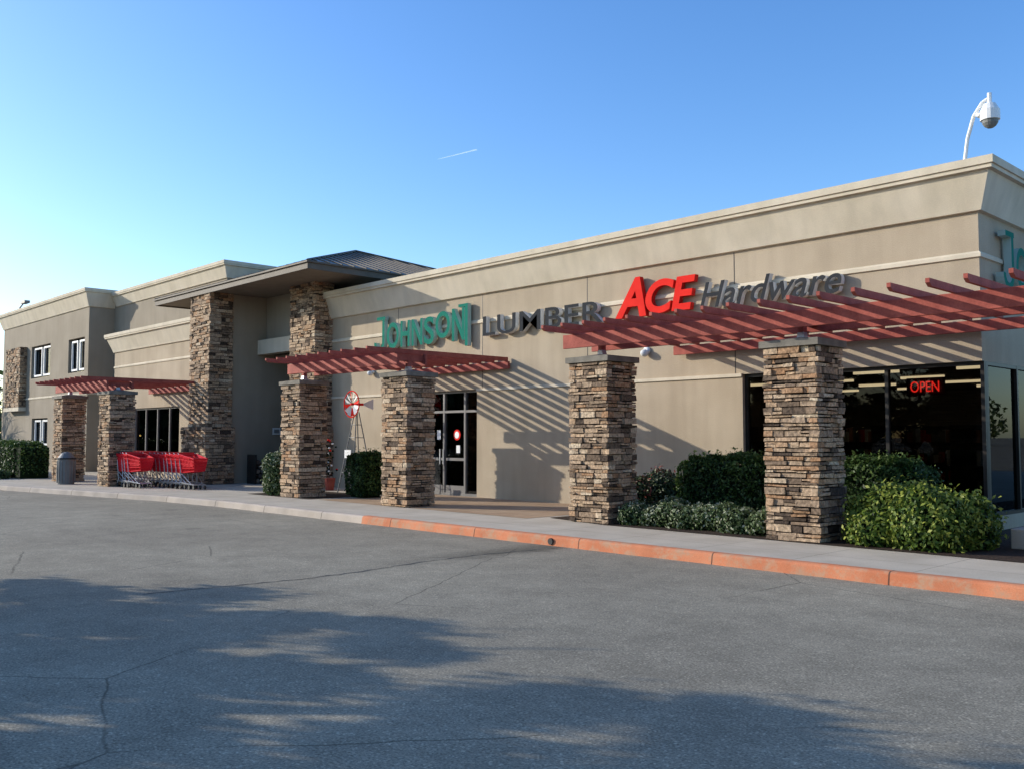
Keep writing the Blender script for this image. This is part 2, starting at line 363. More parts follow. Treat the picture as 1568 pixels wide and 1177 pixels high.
t=ry0+.3
while t<ry1-.2:
    f=min(t-ry0,ry1-t)/hy
    b.cyl((rx1,t,rz+.07),(rx1-f*hx,t,rz+.07+kz*f),.022,.022,FASCIA,4)
    b.cyl((rx0,t,rz+.07),(rx0+f*(ax-rx0),t,rz+.07+kz*f),.022,.022,FASCIA,4)
    t+=.42
t=rx0+.3
while t<rx1-.2:
    f=(t-rx0)/(ax-rx0) if t<ax else (rx1-t)/hx
    b.cyl((t,ry0,rz+.07),(t,ry0+f*hy,rz+.07+kz*f),.022,.022,FASCIA,4)
    t+=.42
for p in c[:4]: b.cyl(p,(ax,ay,az+.02),.05,.05,FASCIA,6)
b.build('hipped_roof',B)
def profile(top,h=.72,proj=.33):
    return [(0,top-h),(.05,top-h+.01),(.07,top-h+.08),(proj-.08,top-.18),(proj-.02,top-.17),(proj-.02,top-.12),(proj,top-.115),(proj,top),(-.3,top+.01),(-.3,top-.4)]
wx0,wx1,wy=-37.7,PX-1.42,14.0
slab('wing_walls',[(wx0,-35.7,wy,wy+.25,0,5.4),(-31.6,wx1,wy,wy+.25,0,5.4),(-35.7,-31.6,wy,wy+.25,2.75,5.4),(-35.7,-31.6,wy,wy+.25,0,.4),(wx0,wx0+.25,wy+.25,15.78,0,5.4)],STUCCO)
slab('wing_roof',[(wx0+.26,wx1-.01,wy+.26,15.77,5.2,5.3)],CAP)
b=MB(); b.rings(wx0,wx1,wy,15.4,profile(5.72),TRIM)
b.rings(wx0,wx1,wy,15.4,[(0,4.38),(.03,4.39),(.03,4.44),(0,4.47)],TRIM); b.build('wing_cornice',B)
bx0,bx1,by=-42.7,-31.8,15.8
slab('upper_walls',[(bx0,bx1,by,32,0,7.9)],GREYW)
b=MB(); b.rings(bx0+.36,bx1,by,32,profile(8.12,.62,.28),TRIM); b.box(bx0+.4,bx1-.3,by+.3,31,7.85,7.95,CAP); b.build('upper_cornice',B)
cx0,cx1,cy=-55.6,-42.72,14.7
W2=[(-50.75,-47.85,4.6,6.2),(-45.3,-43.2,4.6,6.15),(-50.4,-48.0,1.2,2.6)]
def wall_with_holes(b,x0,x1,y0,y1,z0,z1,holes,mat):
    xs=sorted({x0,x1,*[h[0] for h in holes],*[h[1] for h in holes]}); zs=sorted({z0,z1,*[h[2] for h in holes],*[h[3] for h in holes]})
    for i in range(len(xs)-1):
        for j in range(len(zs)-1):
            mx=(xs[i]+xs[i+1])/2; mz=(zs[j]+zs[j+1])/2
            if any(h[0]<mx<h[1] and h[2]<mz<h[3] for h in holes): continue
            b.box(xs[i],xs[i+1],y0,y1,zs[j],zs[j+1],mat)
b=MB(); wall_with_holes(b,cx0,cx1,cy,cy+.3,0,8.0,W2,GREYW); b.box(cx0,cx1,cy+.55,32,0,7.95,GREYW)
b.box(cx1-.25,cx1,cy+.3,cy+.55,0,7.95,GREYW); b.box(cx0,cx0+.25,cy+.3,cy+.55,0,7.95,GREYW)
b.build('end_block_walls',B)
b=MB(); b.rings(cx0,cx1,cy,32,profile(8.25,.8,.33),TRIM); b.box(cx0+.3,cx1-.3,cy+.3,31,7.95,8.0,CAP)
b.rings(cx0,cx1,cy,32,[(0,3.55),(.03,3.56),(.03,3.62),(0,3.65)],TRIM); b.build('end_block_cornice',B)
b=MB(); stonework(b,-53.9,-51.5,cy-.3,cy-.01,3.2,6.25,.07,.16); b.box(-54.0,-51.4,cy-.36,cy-.01,3.0,3.19,TRIM); b.build('end_block_stone',B)
b=MB()
for x0,x1,z0,z1 in W2:
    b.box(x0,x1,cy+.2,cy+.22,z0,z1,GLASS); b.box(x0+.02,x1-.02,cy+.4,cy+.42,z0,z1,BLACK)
    n=2; w=(x1-x0)/n
    for i in range(n):
        a0=x0+i*w+.12; a1=x0+(i+1)*w-.12
        for q in ((a0,a0+.09,z0+.08,z1-.08),(a1-.09,a1,z0+.08,z1-.08),(a0+.09,a1-.09,z1-.17,z1-.08),(a0+.09,a1-.09,z0+.08,z0+.17)):
            b.box(q[0],q[1],cy+.1,cy+.17,q[2],q[3],WHITEF)
b.build('end_block_windows',B)
def glazing(name,x0,x1,y,z0,z1,mull,trans=None,mat=DARK,fw=.06,gl=None):
    b=MB(); b.box(x0,x1,y+.05,y+.06,z0,z1,gl or GLASS)
    for x in [x0+fw/2]+mull+[x1-fw/2]: b.box(x-fw/2,x+fw/2,y,y+.11,z0,z1,mat)
    b.box(x0+fw,x1-fw,y+.002,y+.108,z1-fw,z1,mat); b.box(x0+fw,x1-fw,y+.002,y+.108,z0,z0+fw,mat)
    if trans:
        b.box(x0+fw,x1-fw,y+.003,y+.107,trans,trans+fw,mat)
    b.build(name,B)
glazing('corner_windows',-9.9,WX-.0,WY+.08,.38,ZH,[-8.45,-7.1])
b=MB(); b.box(WX-.06,WX-.05,WY+.2,26,.38,ZH,GLASS)
for y in (WY+.22,17.2,18.7,20.2,21.7,23.2,24.7,25.97): b.box(WX-.1,WX-.0,y-.03,y+.03,.38,ZH,DARK)
b.box(WX-.098,WX-.002,WY+.25,25.9,ZH-.06,ZH,DARK); b.box(WX-.098,WX-.002,WY+.25,25.9,.38,.44,DARK); b.build('side_windows',B)
glazing('entry_doors',-20.75,-17.66,WY+.1,.15,ZH,[-20.0,-19.1,-18.25],trans=2.3,mat=ALU,gl=CLEAR)
b=MB()
for x in (-19.17,-19.03): b.box(x-.015,x+.015,WY+.02,WY+.05,.95,1.35,GREYM)
for x0,x1 in ((-20.0,-19.13),(-19.07,-18.25)): b.box(x0+.05,x1-.03,WY+.11,WY+.14,1.05,1.12,ALU); b.box(x0+.05,x1-.03,WY+.11,WY+.14,.21,.4,ALU)
b.box(-19.42,-19.28,WY+.135,WY+.147,1.6,1.85,WHITE); b.box(-18.62,-18.48,WY+.135,WY+.147,1.25,1.45,WHITE)
b.cyl((-18.6,WY+.133,1.72),(-18.6,WY+.148,1.72),.14,.14,ACER,20); b.cyl((-18.6,WY+.130,1.72),(-18.6,WY+.1325,1.72),.09,.09,WHITE,20)
b.build('door_posters_and_handles',B)
glazing('wing_windows',-35.7,-31.6,wy+.08,.4,2.75,[-34.7,-33.65,-32.6],mat=ALU)
b=MB()
b.box(-23.7,WX-.3,15.95,30,.12,.155,INTER); b.box(-23.7,WX-.3,29.9,30,.16,3.1,INTER); b.box(-23.7,WX-.3,15.95,30,3.1,3.15,INTER)
b.box(-15.2,-15.1,15.95,29.9,.16,3.1,INTER)
MERCH=[INTER,WHITE,ACER,TEAL,CAP,BLACK,RED,CHARR,KERBR]
for i,x in enumerate((-13.5,-11.9,-10.3,-8.7,-7.1)):
    b.box(x-.25,x+.25,19,27,.16,1.9,BLACK)
    for z in (.5,.95,1.4,1.85):
        y=19
        while y<27:
            w=random.uniform(.1,.3)
            b.box(x-.32,x+.32,y,y+w*.9,z-.3,z-.3+random.uniform(.15,.32),random.choice(MERCH)); y+=w
for yy in (17.6,19.6,21.8):
    xe=-17.0 if yy>18 else -20.2
    b.box(-23.4,xe,yy,yy+.4,.16,1.6,BLACK)
    for z in (.5,.95,1.4):
        x=-23.4
        while x<xe-.2:
            w=random.uniform(.1,.3); b.box(x,x+w*.9,yy-.08,yy+.48,z-.3,z-.3+random.uniform(.15,.32),random.choice(MERCH)); x+=w
b.build('interior',B)
b=MB()
for y in (17.2,19.6,22,24.4,26.8):
    for x in (-13.5,-11.3,-9.1,-6.9): b.box(x-.5,x+.5,y-.04,y+.04,3.03,3.09,TUBE)
for y in (16.8,18.4,20.5,23): 
    for x in (-22.2,-20.2,-18.2): b.box(x-.6,x+.6,y-.07,y+.07,3.03,3.09,TUBE)
b.build('interior_light_strips',B)
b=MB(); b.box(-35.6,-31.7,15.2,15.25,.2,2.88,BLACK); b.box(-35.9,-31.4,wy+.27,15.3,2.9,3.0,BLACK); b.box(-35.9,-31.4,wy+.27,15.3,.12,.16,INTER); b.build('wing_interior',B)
b=MB(); b.box(-21.5,-21.4,WY-.1,WY-.005,.15,2.8,TRIM); b.build('downspout',B)
def walllamp(x,z,y=WY):
    b=MB(); b.cyl((x,y-.0,z+.06),(x,y-.05,z+.06),.08,.08,WHITE,12); b.sphere((x,y-.11,z),.09,.09,.08,CHARR,14,8); b.build('wall_lamp',smooth=True)
walllamp(-12.2,3.42); walllamp(-22.2,3.5)
b=MB(); b.box(PX,PX+.015,15.9,16.2,1.75,1.98,WHITE); b.box(PX+.015,PX+.02,15.95,16.15,1.8,1.93,GREYM); b.build('notice_sign')

# ------------------------------------------------------------ signs
def text(body,x0,x1,z0,z1,y,mats,parent,ext=.06,off=.0,shear=0,side=False):
    cu=bpy.data.curves.new('t','FONT'); cu.body=body; cu.size=1; cu.extrude=0; cu.offset=off; cu.shear=shear; cu.fill_mode='BOTH'; cu.resolution_u=6
    tmp=bpy.data.objects.new('tmp',cu); COL.objects.link(tmp)
    bpy.context.view_layer.update()
    dg=bpy.context.evaluated_depsgraph_get()
    flat=bpy.data.meshes.new_from_object(tmp.evaluated_get(dg))
    bpy.data.objects.remove(tmp)
    pts={}; vs=[]; remap=[]
    for v in flat.vertices:
        k=(round(v.co.x,5),round(v.co.y,5))
        if k not in pts: pts[k]=len(vs); vs.append(k)
        remap.append(pts[k])
    faces=set(); out=[]
    for p in flat.polygons:
        ids=[remap[i] for i in p.vertices]
        ids2=[a for i,a in enumerate(ids) if a!=ids[i-1]]
        if len(set(ids2))<3: continue
        k=frozenset(ids2)
        if k in faces: continue
        faces.add(k)
        ar=sum(vs[ids2[i-1]][0]*vs[ids2[i]][1]-vs[ids2[i]][0]*vs[ids2[i-1]][1] for i in range(len(ids2)))
        out.append(ids2 if ar>0 else ids2[::-1])
    n=len(vs)
    V=[(x,yv,ext) for x,yv in vs]+[(x,yv,-ext) for x,yv in vs]
    F=[tuple(f) for f in out]; MI=[0]*len(F)
    edges={}
    for f in out:
        for i in range(len(f)):
            a,c=f[i-1],f[i]; edges[(a,c)]=1
    for (a,c) in list(edges):
        if (c,a) not in edges:
            F.append((a,a+n,c+n,c)); MI.append(1 if len(mats)>1 else 0)
    me=bpy.data.meshes.new('letters_'+body.lower()); me.from_pydata(V,[],F)
    for m in mats: me.materials.append(m)
    me.polygons.foreach_set('material_index',MI); me.update()
    xs=[v[0] for v in V]; ys=[v[1] for v in V]
    mnx,mxx,mny,mxy=min(xs),max(xs),min(ys),max(ys)
    sx=(x1-x0)/(mxx-mnx); sy=(z1-z0)/(mxy-mny)
    o=bpy.data.objects.new('letters_'+body.lower(),me); COL.objects.link(o)
    o.scale=(sx,sy,1)
    if not side:
        o.rotation_euler=(math.pi/2,0,0); o.location=(x0-mnx*sx,y,z0-mny*sy)
    else:
        o.rotation_euler=(math.pi/2,0,math.pi/2); o.location=(y,x0-mnx*sx,z0-mny*sy)
    o.parent=parent; return o
s1=empty('store_sign'); YL=WY-.11
def johnson(e,fx,side=False,yy=YL):
    def T(ch,a,b_,z0,z1,off=.02): text(ch,fx(a),fx(b_),z0,z1,yy,[TEAL,TEALR],e,off=off,side=side)
    T('O',.48,1.04,4.13,4.86); T('H',1.12,1.54,4.14,4.86); T('N',1.63,2.1,4.14,4.86); T('S',2.17,2.6,4.13,4.87); T('O',2.66,3.26,4.25,4.96); T('N',3.34,3.84,4.14,4.98)
    b=MB()
    def quadp(p):
        n=len(p); vs=[]
        for dy in (-.061,.06):
            for a,z in p: vs.append((yy-dy if side else fx(a), fx(a) if side else yy+dy, z))
        b.add(vs,[tuple(range(n)),tuple(range(n,2*n))[::-1]],TEAL)
        b.add(vs,[(i,(i+1)%n,n+(i+1)%n,n+i) for i in range(n)],TEALR)
    quadp([(0,4.97),(.40,4.97),(.40,5.06),(0,5.06)])
    cxh,czh,ro,ri=.12,4.33,.25,.14
    outer=[(cxh+ro*math.cos(a),czh+ro*math.sin(a)) for a in np.linspace(0,-math.pi*1.02,12)]
    inner=[(cxh+ri*math.cos(a),czh+ri*math.sin(a)) for a in np.linspace(0,-math.pi*1.02,12)]
    for i in range(11): quadp([outer[i],outer[i+1],inner[i+1],inner[i]])
    quadp([(cxh+ri,czh),(cxh+ro,czh),(cxh+ro,4.969),(cxh+ri,4.969)])
    quadp([(3.86,3.98),(3.97,3.98),(3.97,5.07),(3.86,5.07)]); quadp([(3.6,4.995),(3.858,4.995),(3.858,5.068),(3.6,5.068)])
    b.build('sign_strokes',e)
johnson(s1,lambda a:-21.8+a)
text('LUMBER',-17.25,-13.3,4.17,4.66,YL,[CHAR,CHARR],s1,off=.006)
s2=empty('store_sign')
text('A',-12.95,-12.1,4.2,5.05,YL,[ACER,REDR],s2,off=.03,shear=.25)
text('CE',-12.12,-10.85,4.22,4.93,YL,[ACER,REDR],s2,off=.03,shear=.2)
text('Hardware',-10.75,-7.75,4.2,4.72,YL,[CHAR,CHARR],s2,off=.008,shear=.3)
s3=empty('store_sign'); johnson(s3,lambda a:16.3+a,True,WX+.11)
s4=empty('open_sign'); text('OPEN',-6.78,-6.3,2.42,2.6,WY+.3,[NEON],s4,ext=.005,off=.0)
b=MB(); b.box(-6.86,-6.22,WY+.33,WY+.36,2.36,2.66,BLK); b.build('backing',s4)

# ------------------------------------------------------------ ground
def sheet(name,poly,z,mat):
    me=bpy.data.meshes.new(name); me.from_pydata([(x,y,z) for x,y in poly],[],[tuple(range(len(poly)))]); me.materials.append(mat)
    o=bpy.data.objects.new(name,me); COL.objects.link(o)
    return o
sheet('asphalt_ground',[(-4000,-4000),(4000,-4000),(4000,4000),(-4000,4000)],0,ASPH)
front=[(20,10.3),(-15.0,10.3),(-21,10.3),(-24,10.05),(-28,9.35),(-32,8.65),(-36,8.3),(-60,8.1)]
def off(d): return [(x,y+d) for x,y in front]
pav=off(.16)
me=bpy.data.meshes.new('pavement'); vs=[];fs=[]
for i,(x,y) in enumerate(pav): vs+=[(x,y,.146),(x,45,.146)]
for i in range(len(pav)-1): fs.append((2*i,2*i+1,2*i+3,2*i+2))
me.from_pydata(vs,[],fs); me.materials.append(CONC); o=bpy.data.objects.new('pavement',me); COL.objects.link(o)
b=MB()
def kprof(x,y):
    j=.008*math.sin(x*3.1)+.006*math.sin(x*7.7)
    return [(x,y+j,0),(x,y+.02+j,.115),(x,y+.035+j,.138),(x,y+.06+j,.15),(x,y+.16,.15)]
for i in range(len(front)-1):
    (xa,ya),(xb,yb)=front[i],front[i+1]; mt=KERBR if i==0 else KERBG
    n=max(1,int(abs(xa-xb)/.2))
    for k in range(n):
        t0,t1=k/n,(k+1)/n
        vv=[]
        for t in (t0,t1): vv+=kprof(xa+(xb-xa)*t,ya+(yb-ya)*t)
        b.add(vv,[(j,j+1,6+j,5+j) for j in range(4)],mt)
b.build('kerb')
b=MB(); b.cyl((-9.95,10.32,.065),(-9.95,10.285,.065),.05,.05,BLK,14); b.build('kerb_drain')
def strip(name,pts,w,z,mat):
    vs=[];fs=[]
    for i,(x,y) in enumerate(pts):
        j=random.uniform(-.03,.03); ww=w*random.uniform(.4,1.3)
        a=pts[max(0,i-1)]; c2=pts[min(len(pts)-1,i+1)]; d=Vector((c2[0]-a[0],c2[1]-a[1])).normalized(); n=Vector((-d.y,d.x))
        vs+=[(x+n.x*(j-ww/2),y+n.y*(j-ww/2),z),(x+n.x*(j+ww/2),y+n.y*(j+ww/2),z)]
    for i in range(len(pts)-1): fs.append((2*i,2*i+1,2*i+3,2*i+2))
    me=bpy.data.meshes.new(name); me.from_pydata(vs,[],fs); me.materials.append(mat); o=bpy.data.objects.new(name,me); COL.objects.link(o)
TAR=noise_mat('tar',(.05,.047,.04),(.09,.085,.07),bump=0)
strip('asphalt_crack',[(-9.75+.12*math.sin(y*1.3),y) for y in np.arange(4.0,10.25,.12)],.03,.004,TAR)
sheet('paver_walk',[(-19.6,12.2),(-12.4,12.2),(-12.4,15.58),(-19.6,15.58)],.150,PAVER)
sheet('planter_soil',[(-12.2,12.6),(-10.6,12.25),(-3.2,12.2),(-3.2,30),(-5.48,30),(-5.48,15.58),(-12.2,15.58)],.154,SOIL)
sheet('planter_soil',[(-23.0,12.1),(-19.9,12.1),(-19.9,14.2),(-23.0,14.2)],.154,SOIL)
b=MB(); b.box(-4.5,-3.4,13.6,15.2,.15,.42,CONC); b.box(-4.2,-3.4,13.9,15.2,.421,.6,CONC); b.build('concrete_step',bevel=.015)

# ------------------------------------------------------------ foliage
def leaves_mesh(name,P,Nn,size,mat,parent=None,rnd=None,core=None):
    n=len(P); 
    A=rng.normal(size=(n,3)); Nn=Nn+rng.normal(size=(n,3))*.7; Nn/=np.linalg.norm(Nn,axis=1)[:,None]+1e-9
    A-= (A*Nn).sum(1)[:,None]*Nn; A/=np.linalg.norm(A,axis=1)[:,None]+1e-9
    Bv=np.cross(Nn,A); s=size*rng.uniform(.6,1.3,n)[:,None]
    V=np.empty((n,4,3)); V[:,0]=P-A*s; V[:,1]=P-Bv*s*.5+Nn*s*.12; V[:,2]=P+A*s; V[:,3]=P+Bv*s*.5+Nn*s*.12
    V=V.reshape(-1,3)
    me=bpy.data.meshes.new(name); me.vertices.add(4*n); me.vertices.foreach_set('co',V.ravel().astype(np.float32))
    me.loops.add(4*n); me.loops.foreach_set('vertex_index',np.arange(4*n,dtype=np.int32))
    me.polygons.add(n); me.polygons.foreach_set('loop_start',np.arange(0,4*n,4,dtype=np.int32)); me.polygons.foreach_set('loop_total',np.full(n,4,dtype=np.int32))
    me.materials.append(mat)
    a=me.attributes.new('rnd','FLOAT','POINT')
    if rnd is None: rnd=rng.uniform(0,1,n)
    a.data.foreach_set('value',np.repeat(rnd,4).astype(np.float32))
    me.update(); me.validate()
    o=bpy.data.objects.new(name,me); COL.objects.link(o)
    if parent: o.parent=parent
    return o
def wob(P,s,ph):
    return (np.sin(P[:,0]*s+ph)+np.sin(P[:,1]*s*1.3+ph*2)+np.sin(P[:,2]*s*1.1+ph*3)+np.sin((P[:,0]+P[:,2])*s*2.3+ph))/4
def hedge(name,x0,x1,y0,y1,z0,z1,n,size=.035,mat=HEDGE):
    e=empty(name)
    c=np.array([(x0+x1)/2,(y0+y1)/2,(z0+z1)/2]); h=np.array([(x1-x0)/2,(y1-y0)/2,(z1-z0)/2])
    area=np.array([h[1]*h[2],h[0]*h[2],h[0]*h[1]*1.0]); pr=area/area.sum()
    ax=rng.choice(3,n,p=pr); U=rng.uniform(-1,1,(n,3)); sg=np.where(rng.random(n)<.5,-1,1); sg=np.where(ax==2,1,sg)
    U[np.arange(n),ax]=sg; Nn=np.zeros((n,3)); Nn[np.arange(n),ax]=sg
    L=(np.abs(U)**6).sum(1)**(1/6); U=U/L[:,None]
    P=c+U*h; ph=random.uniform(0,6)
    w=wob(P,5,ph)*.09+wob(P,14,ph+1)*.04
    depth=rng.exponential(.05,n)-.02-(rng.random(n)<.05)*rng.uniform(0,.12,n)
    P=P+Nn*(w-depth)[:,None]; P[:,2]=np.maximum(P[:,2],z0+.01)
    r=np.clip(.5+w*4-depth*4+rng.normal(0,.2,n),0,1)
    leaves_mesh('leaves',P,Nn,size,mat,e,r)
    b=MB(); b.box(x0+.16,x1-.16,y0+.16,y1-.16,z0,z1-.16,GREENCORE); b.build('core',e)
def bush(name,blobs,dens=900,size=.04,mat=BUSHY,loose=.1):
    e=empty(name); Ps=[];Ns=[];Rs=[]; b=MB()
    for (cx,cy,cz,rx,ry,rz_) in blobs:
        n=int(dens*(rx*ry+ry*rz_+rx*rz_)*4)
        D=rng.normal(size=(n,3)); D/=np.linalg.norm(D,axis=1)[:,None]
        P0=D*np.array([rx,ry,rz_])+np.array([cx,cy,cz]); w=wob(P0,9,cx*3)*.12+wob(P0,21,cx*5)*.07
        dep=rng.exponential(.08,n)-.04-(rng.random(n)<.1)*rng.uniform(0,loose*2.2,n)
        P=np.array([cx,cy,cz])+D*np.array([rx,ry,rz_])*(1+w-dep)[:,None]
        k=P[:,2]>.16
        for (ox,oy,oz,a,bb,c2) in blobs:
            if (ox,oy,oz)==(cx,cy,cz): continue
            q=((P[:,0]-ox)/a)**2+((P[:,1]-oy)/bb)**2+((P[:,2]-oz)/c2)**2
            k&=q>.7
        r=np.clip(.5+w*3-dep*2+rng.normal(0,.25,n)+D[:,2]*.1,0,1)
        Ps.append(P[k]);Ns.append(D[k]);Rs.append(r[k])
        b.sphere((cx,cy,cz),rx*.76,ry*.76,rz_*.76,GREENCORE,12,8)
    leaves_mesh('leaves',np.vstack(Ps),np.vstack(Ns),size,mat,e,np.concatenate(Rs)); b.build('core',e)
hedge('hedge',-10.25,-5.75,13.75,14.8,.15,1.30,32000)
def blobrow(x0,x1,y0,y1,h,n,r):
    out=[]
    for i in range(n):
        t=(i+.5)/n; out.append((x0+(x1-x0)*t+random.uniform(-.08,.08),random.uniform(y0,y1),.15+h*random.uniform(.25,.5),r*random.uniform(.8,1.2),r*random.uniform(.8,1.1),h*random.uniform(.45,.66)))
    return out
bush('low_shrub',blobrow(-10.4,-7.6,12.65,12.85,.42,8,.3)+blobrow(-10.3,-7.7,13.1,13.3,.45,6,.32),1500,.03,COVER)
bush('small_shrub',[(-11.2,13.9,.5,.42,.4,.42),(-10.8,14.2,.6,.42,.4,.42)],1500,.035,FLOW)
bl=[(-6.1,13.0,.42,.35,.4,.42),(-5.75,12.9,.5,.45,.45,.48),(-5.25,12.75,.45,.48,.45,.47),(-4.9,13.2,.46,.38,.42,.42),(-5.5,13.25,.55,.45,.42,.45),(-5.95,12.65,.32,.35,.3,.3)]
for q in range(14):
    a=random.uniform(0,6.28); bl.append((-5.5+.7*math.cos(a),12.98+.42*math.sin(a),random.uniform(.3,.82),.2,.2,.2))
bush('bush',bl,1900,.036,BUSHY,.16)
bush('bush',[(-21.95,12.5,.55,.4,.4,.65),(-22.4,12.7,.5,.42,.4,.6),(-22.1,12.4,.95,.3,.3,.3)],1500,.04,COVER)
hedge('hedge',-20.1,-19.2,13.2,14.0,.15,1.25,7000)
hedge('hedge',-49,-36.9,10.3,11.6,.15,1.45,24000,.05)
bush('low_shrub',blobrow(-45,-37.2,9.6,9.9,.4,11,.42),500,.05,COVER)

def tree(name,x,y,H,R,nclump,seed,leafn=260,size=.09,bare=False,zc=.35,cr=.75,fl=.3):
    rr=random.Random(seed); e=empty(name); b=MB(); P=[];Nn=[]
    pts=[Vector((x,y,0))]
    for i in range(6): pts.append(Vector((x+rr.uniform(-.12,.12)*i*.5,y+rr.uniform(-.12,.12)*i*.5,H*.85*(i+1)/6)))
    r0=.035*H*.6
    for i in range(6): b.cyl(pts[i],pts[i+1],r0*(1-i/6.5),r0*(1-(i+1)/6.5),BARK,8)
    tips=[]
    for i in range(nclump):
        t=rr.uniform(zc,1); z=H*t; k=math.sin(math.pi*min(1,(t-zc*.7)/(1.05-zc*.7)))**.6
        ang=rr.uniform(0,2*math.pi); rad=R*k*math.sqrt(rr.uniform(.15,1))
        tip=Vector((x+rad*math.cos(ang),y+rad*math.sin(ang),z)); 
        base=Vector((x,y,max(H*.22,z-rad*.8-.4))); mid=(base+tip)/2+Vector((0,0,rr.uniform(0,.25)))
        b.cyl(base,mid,.04,.026,BARK,5,cap=False); b.cyl(mid,tip,.026,.012,BARK,5,cap=False)
        for _ in range(4 if not bare else 8):
            q=mid.lerp(tip,rr.uniform(.2,1)); tt=q+Vector((rr.uniform(-.7,.7),rr.uniform(-.7,.7),rr.uniform(-.1,.7)))
            b.cyl(q,tt,.014,.005,BARK,4,cap=False)
        tips.append(tip)
    b.build('trunk_and_limbs',e)
    if not bare:
        for tip in tips:
            n=int(leafn*rr.uniform(.5,1.3)); s=cr*rr.uniform(.5,1.1)
            q=rng.normal(size=(n,3))*np.array([s,s,s*fl])*.5+np.array(tip); P.append(q); Nn.append(rng.normal(size=(n,3)))
        P=np.vstack(P);Nn=np.vstack(Nn); leaves_mesh('leaves',P,Nn,size,TREEL,e)
# street trees to the left of the viewpoint; they throw the foreground shadows
tree('street_tree',-12.4,-2.4,4.9,2.1,58,1,460,.08,zc=.25,cr=.42,fl=.3)
tree('street_tree',-17.0,-2.1,4.3,2.0,66,2,520,.085,zc=.2,cr=.42,fl=.3)
tree('street_tree',-14.6,-3.0,4.9,1.5,34,3,440,.08,zc=.3,cr=.42,fl=.3)
tree('street_tree',-10.2,-3.6,3.9,1.4,46,4,360,.075,zc=.3,cr=.34,fl=.3)
for i,(x,y,h) in enumerate([(-2,-26,8),(8,-24,9),(17,-20,8),(-14,-34,9),(26,-12,8)]): tree('street_tree',x,y,h,3.2,45,10+i,220,.13)
tree('bare_tree',-57.0,13.5,4.8,1.8,34,31,bare=True)
P=[];Nn=[]
def beltmass(cx_,cy_,h,rx,ry,n):
    D=rng.normal(size=(n,3)); D/=np.linalg.norm(D,axis=1)[:,None]
    P.append(D*np.array([rx,ry,h/2])*rng.uniform(.7,1.1,(n,1))+np.array([cx_,cy_,h/2])); Nn.append(D)
for i in range(170):
    a=random.uniform(0,2*math.pi); d=random.uniform(170,230); beltmass(d*math.cos(a),d*math.sin(a),random.uniform(6,13),random.uniform(6,10),random.uniform(6,10),420)
for i in range(26):
    t=i/25; beltmass(-95+15*math.sin(i*2.1),-80+t*75,random.uniform(9,14),4.5,4.5,700)  # unseen tree belt, added to darken the sky reflected in the wing windows
leaves_mesh('distant_tree_line',np.vstack(P),np.vstack(Nn),.8,TREEL)

# ------------------------------------------------------------ street furniture
def cart(e,x,y,k):
    b=MB(); z0=.15
    def bar(p,q,r=.012,m=GREYM): b.cyl((x+p[0],y+p[1],z0+p[2]),(x+q[0],y+q[1],z0+q[2]),r,r,m,6)
    T_=[(-.42,-.27,1.0),(.42,-.2,.88),(.42,.2,.88),(-.42,.27,1.0)]; Bm=[(-.34,-.2,.48),(.36,-.15,.54),(.36,.15,.54),(-.34,.2,.48)]
    for i in range(4):
        j=(i+1)%4; bar(T_[i],T_[j],.024,CARTR); bar(Bm[i],Bm[j],.018,CARTR); bar(T_[i],Bm[i],.018,CARTR)
        n=9
        for s in range(1,n):
            t=s/n; p=[T_[i][a]*(1-t)+T_[j][a]*t for a in range(3)]; q=[Bm[i][a]*(1-t)+Bm[j][a]*t for a in range(3)]; bar(p,q,.016,CARTR)
        for t in (.25,.5,.75):
            p=[T_[i][a]*(1-t)+Bm[i][a]*t for a in range(3)]; q=[T_[j][a]*(1-t)+Bm[j][a]*t for a in range(3)]; bar(p,q,.016,CARTR)
    vv=[(x+p[0],y+p[1],z0+p[2]) for p in Bm]; b.add(vv,[(0,1,2,3)],CARTR)
    for sgn in (-1,1):
        pp=[(-.35,.25*sgn,.93),(.36,.205*sgn,.84),(.32,.185*sgn,.66),(-.32,.225*sgn,.66)]
        b.add([(x+p[0],y+p[1],z0+p[2]) for p in pp],[(0,1,2,3)],CARTR)
    bar((-.55,-.25,1.04),(-.55,.25,1.04),.024,CARTR)
    for s in (-1,1):
        bar((-.55,.25*s,1.04),(-.42,.25*s,.98),.014); bar((-.42,.26*s,.95),(-.3,.24*s,.2),.014); bar((-.36,.25*s,.2),(.38,.17*s,.14),.014)
        bar((-.3,.24*s,.45),(.2,.17*s,.16),.012)
        for wx in (-.36,.36):
            wyy=(.25 if wx<0 else .17)*s
            bar((wx,wyy,.2 if wx<0 else .14),(wx,wyy,.07),.012)
            b.cyl((x+wx,y+wyy-.015,z0+.062),(x+wx,y+wyy+.015,z0+.062),.062,.062,BLK,12)
    bar((.38,-.17,.14),(.38,.17,.14),.012); bar((-.3,-.24,.2),(-.3,.24,.2),.012)
    b.build('cart_%d'%k,e)
k=0
for (xs,yy) in ((np.arange(-31.4,-29.1,.28),12.25),(np.arange(-29.6,-27.9,.28),11.25),(np.arange(-28.0,-25.9,.28),12.0)):
    e=empty('shopping_cart_row')
    for x in xs: cart(e,float(x),yy+random.uniform(-.03,.03),k); k+=1
b=MB(); X,Y=-31.8,10.35
b.cyl((X,Y,.15),(X,Y,.95),.25,.27,GREYP,20); b.cyl((X,Y,.951),(X,Y,1.0),.29,.29,BLK,20); b.cyl((X,Y,1.001),(X,Y,1.14),.26,.16,GREYP,20); b.cyl((X,Y,1.141),(X,Y,1.19),.16,.05,GREYP,20)
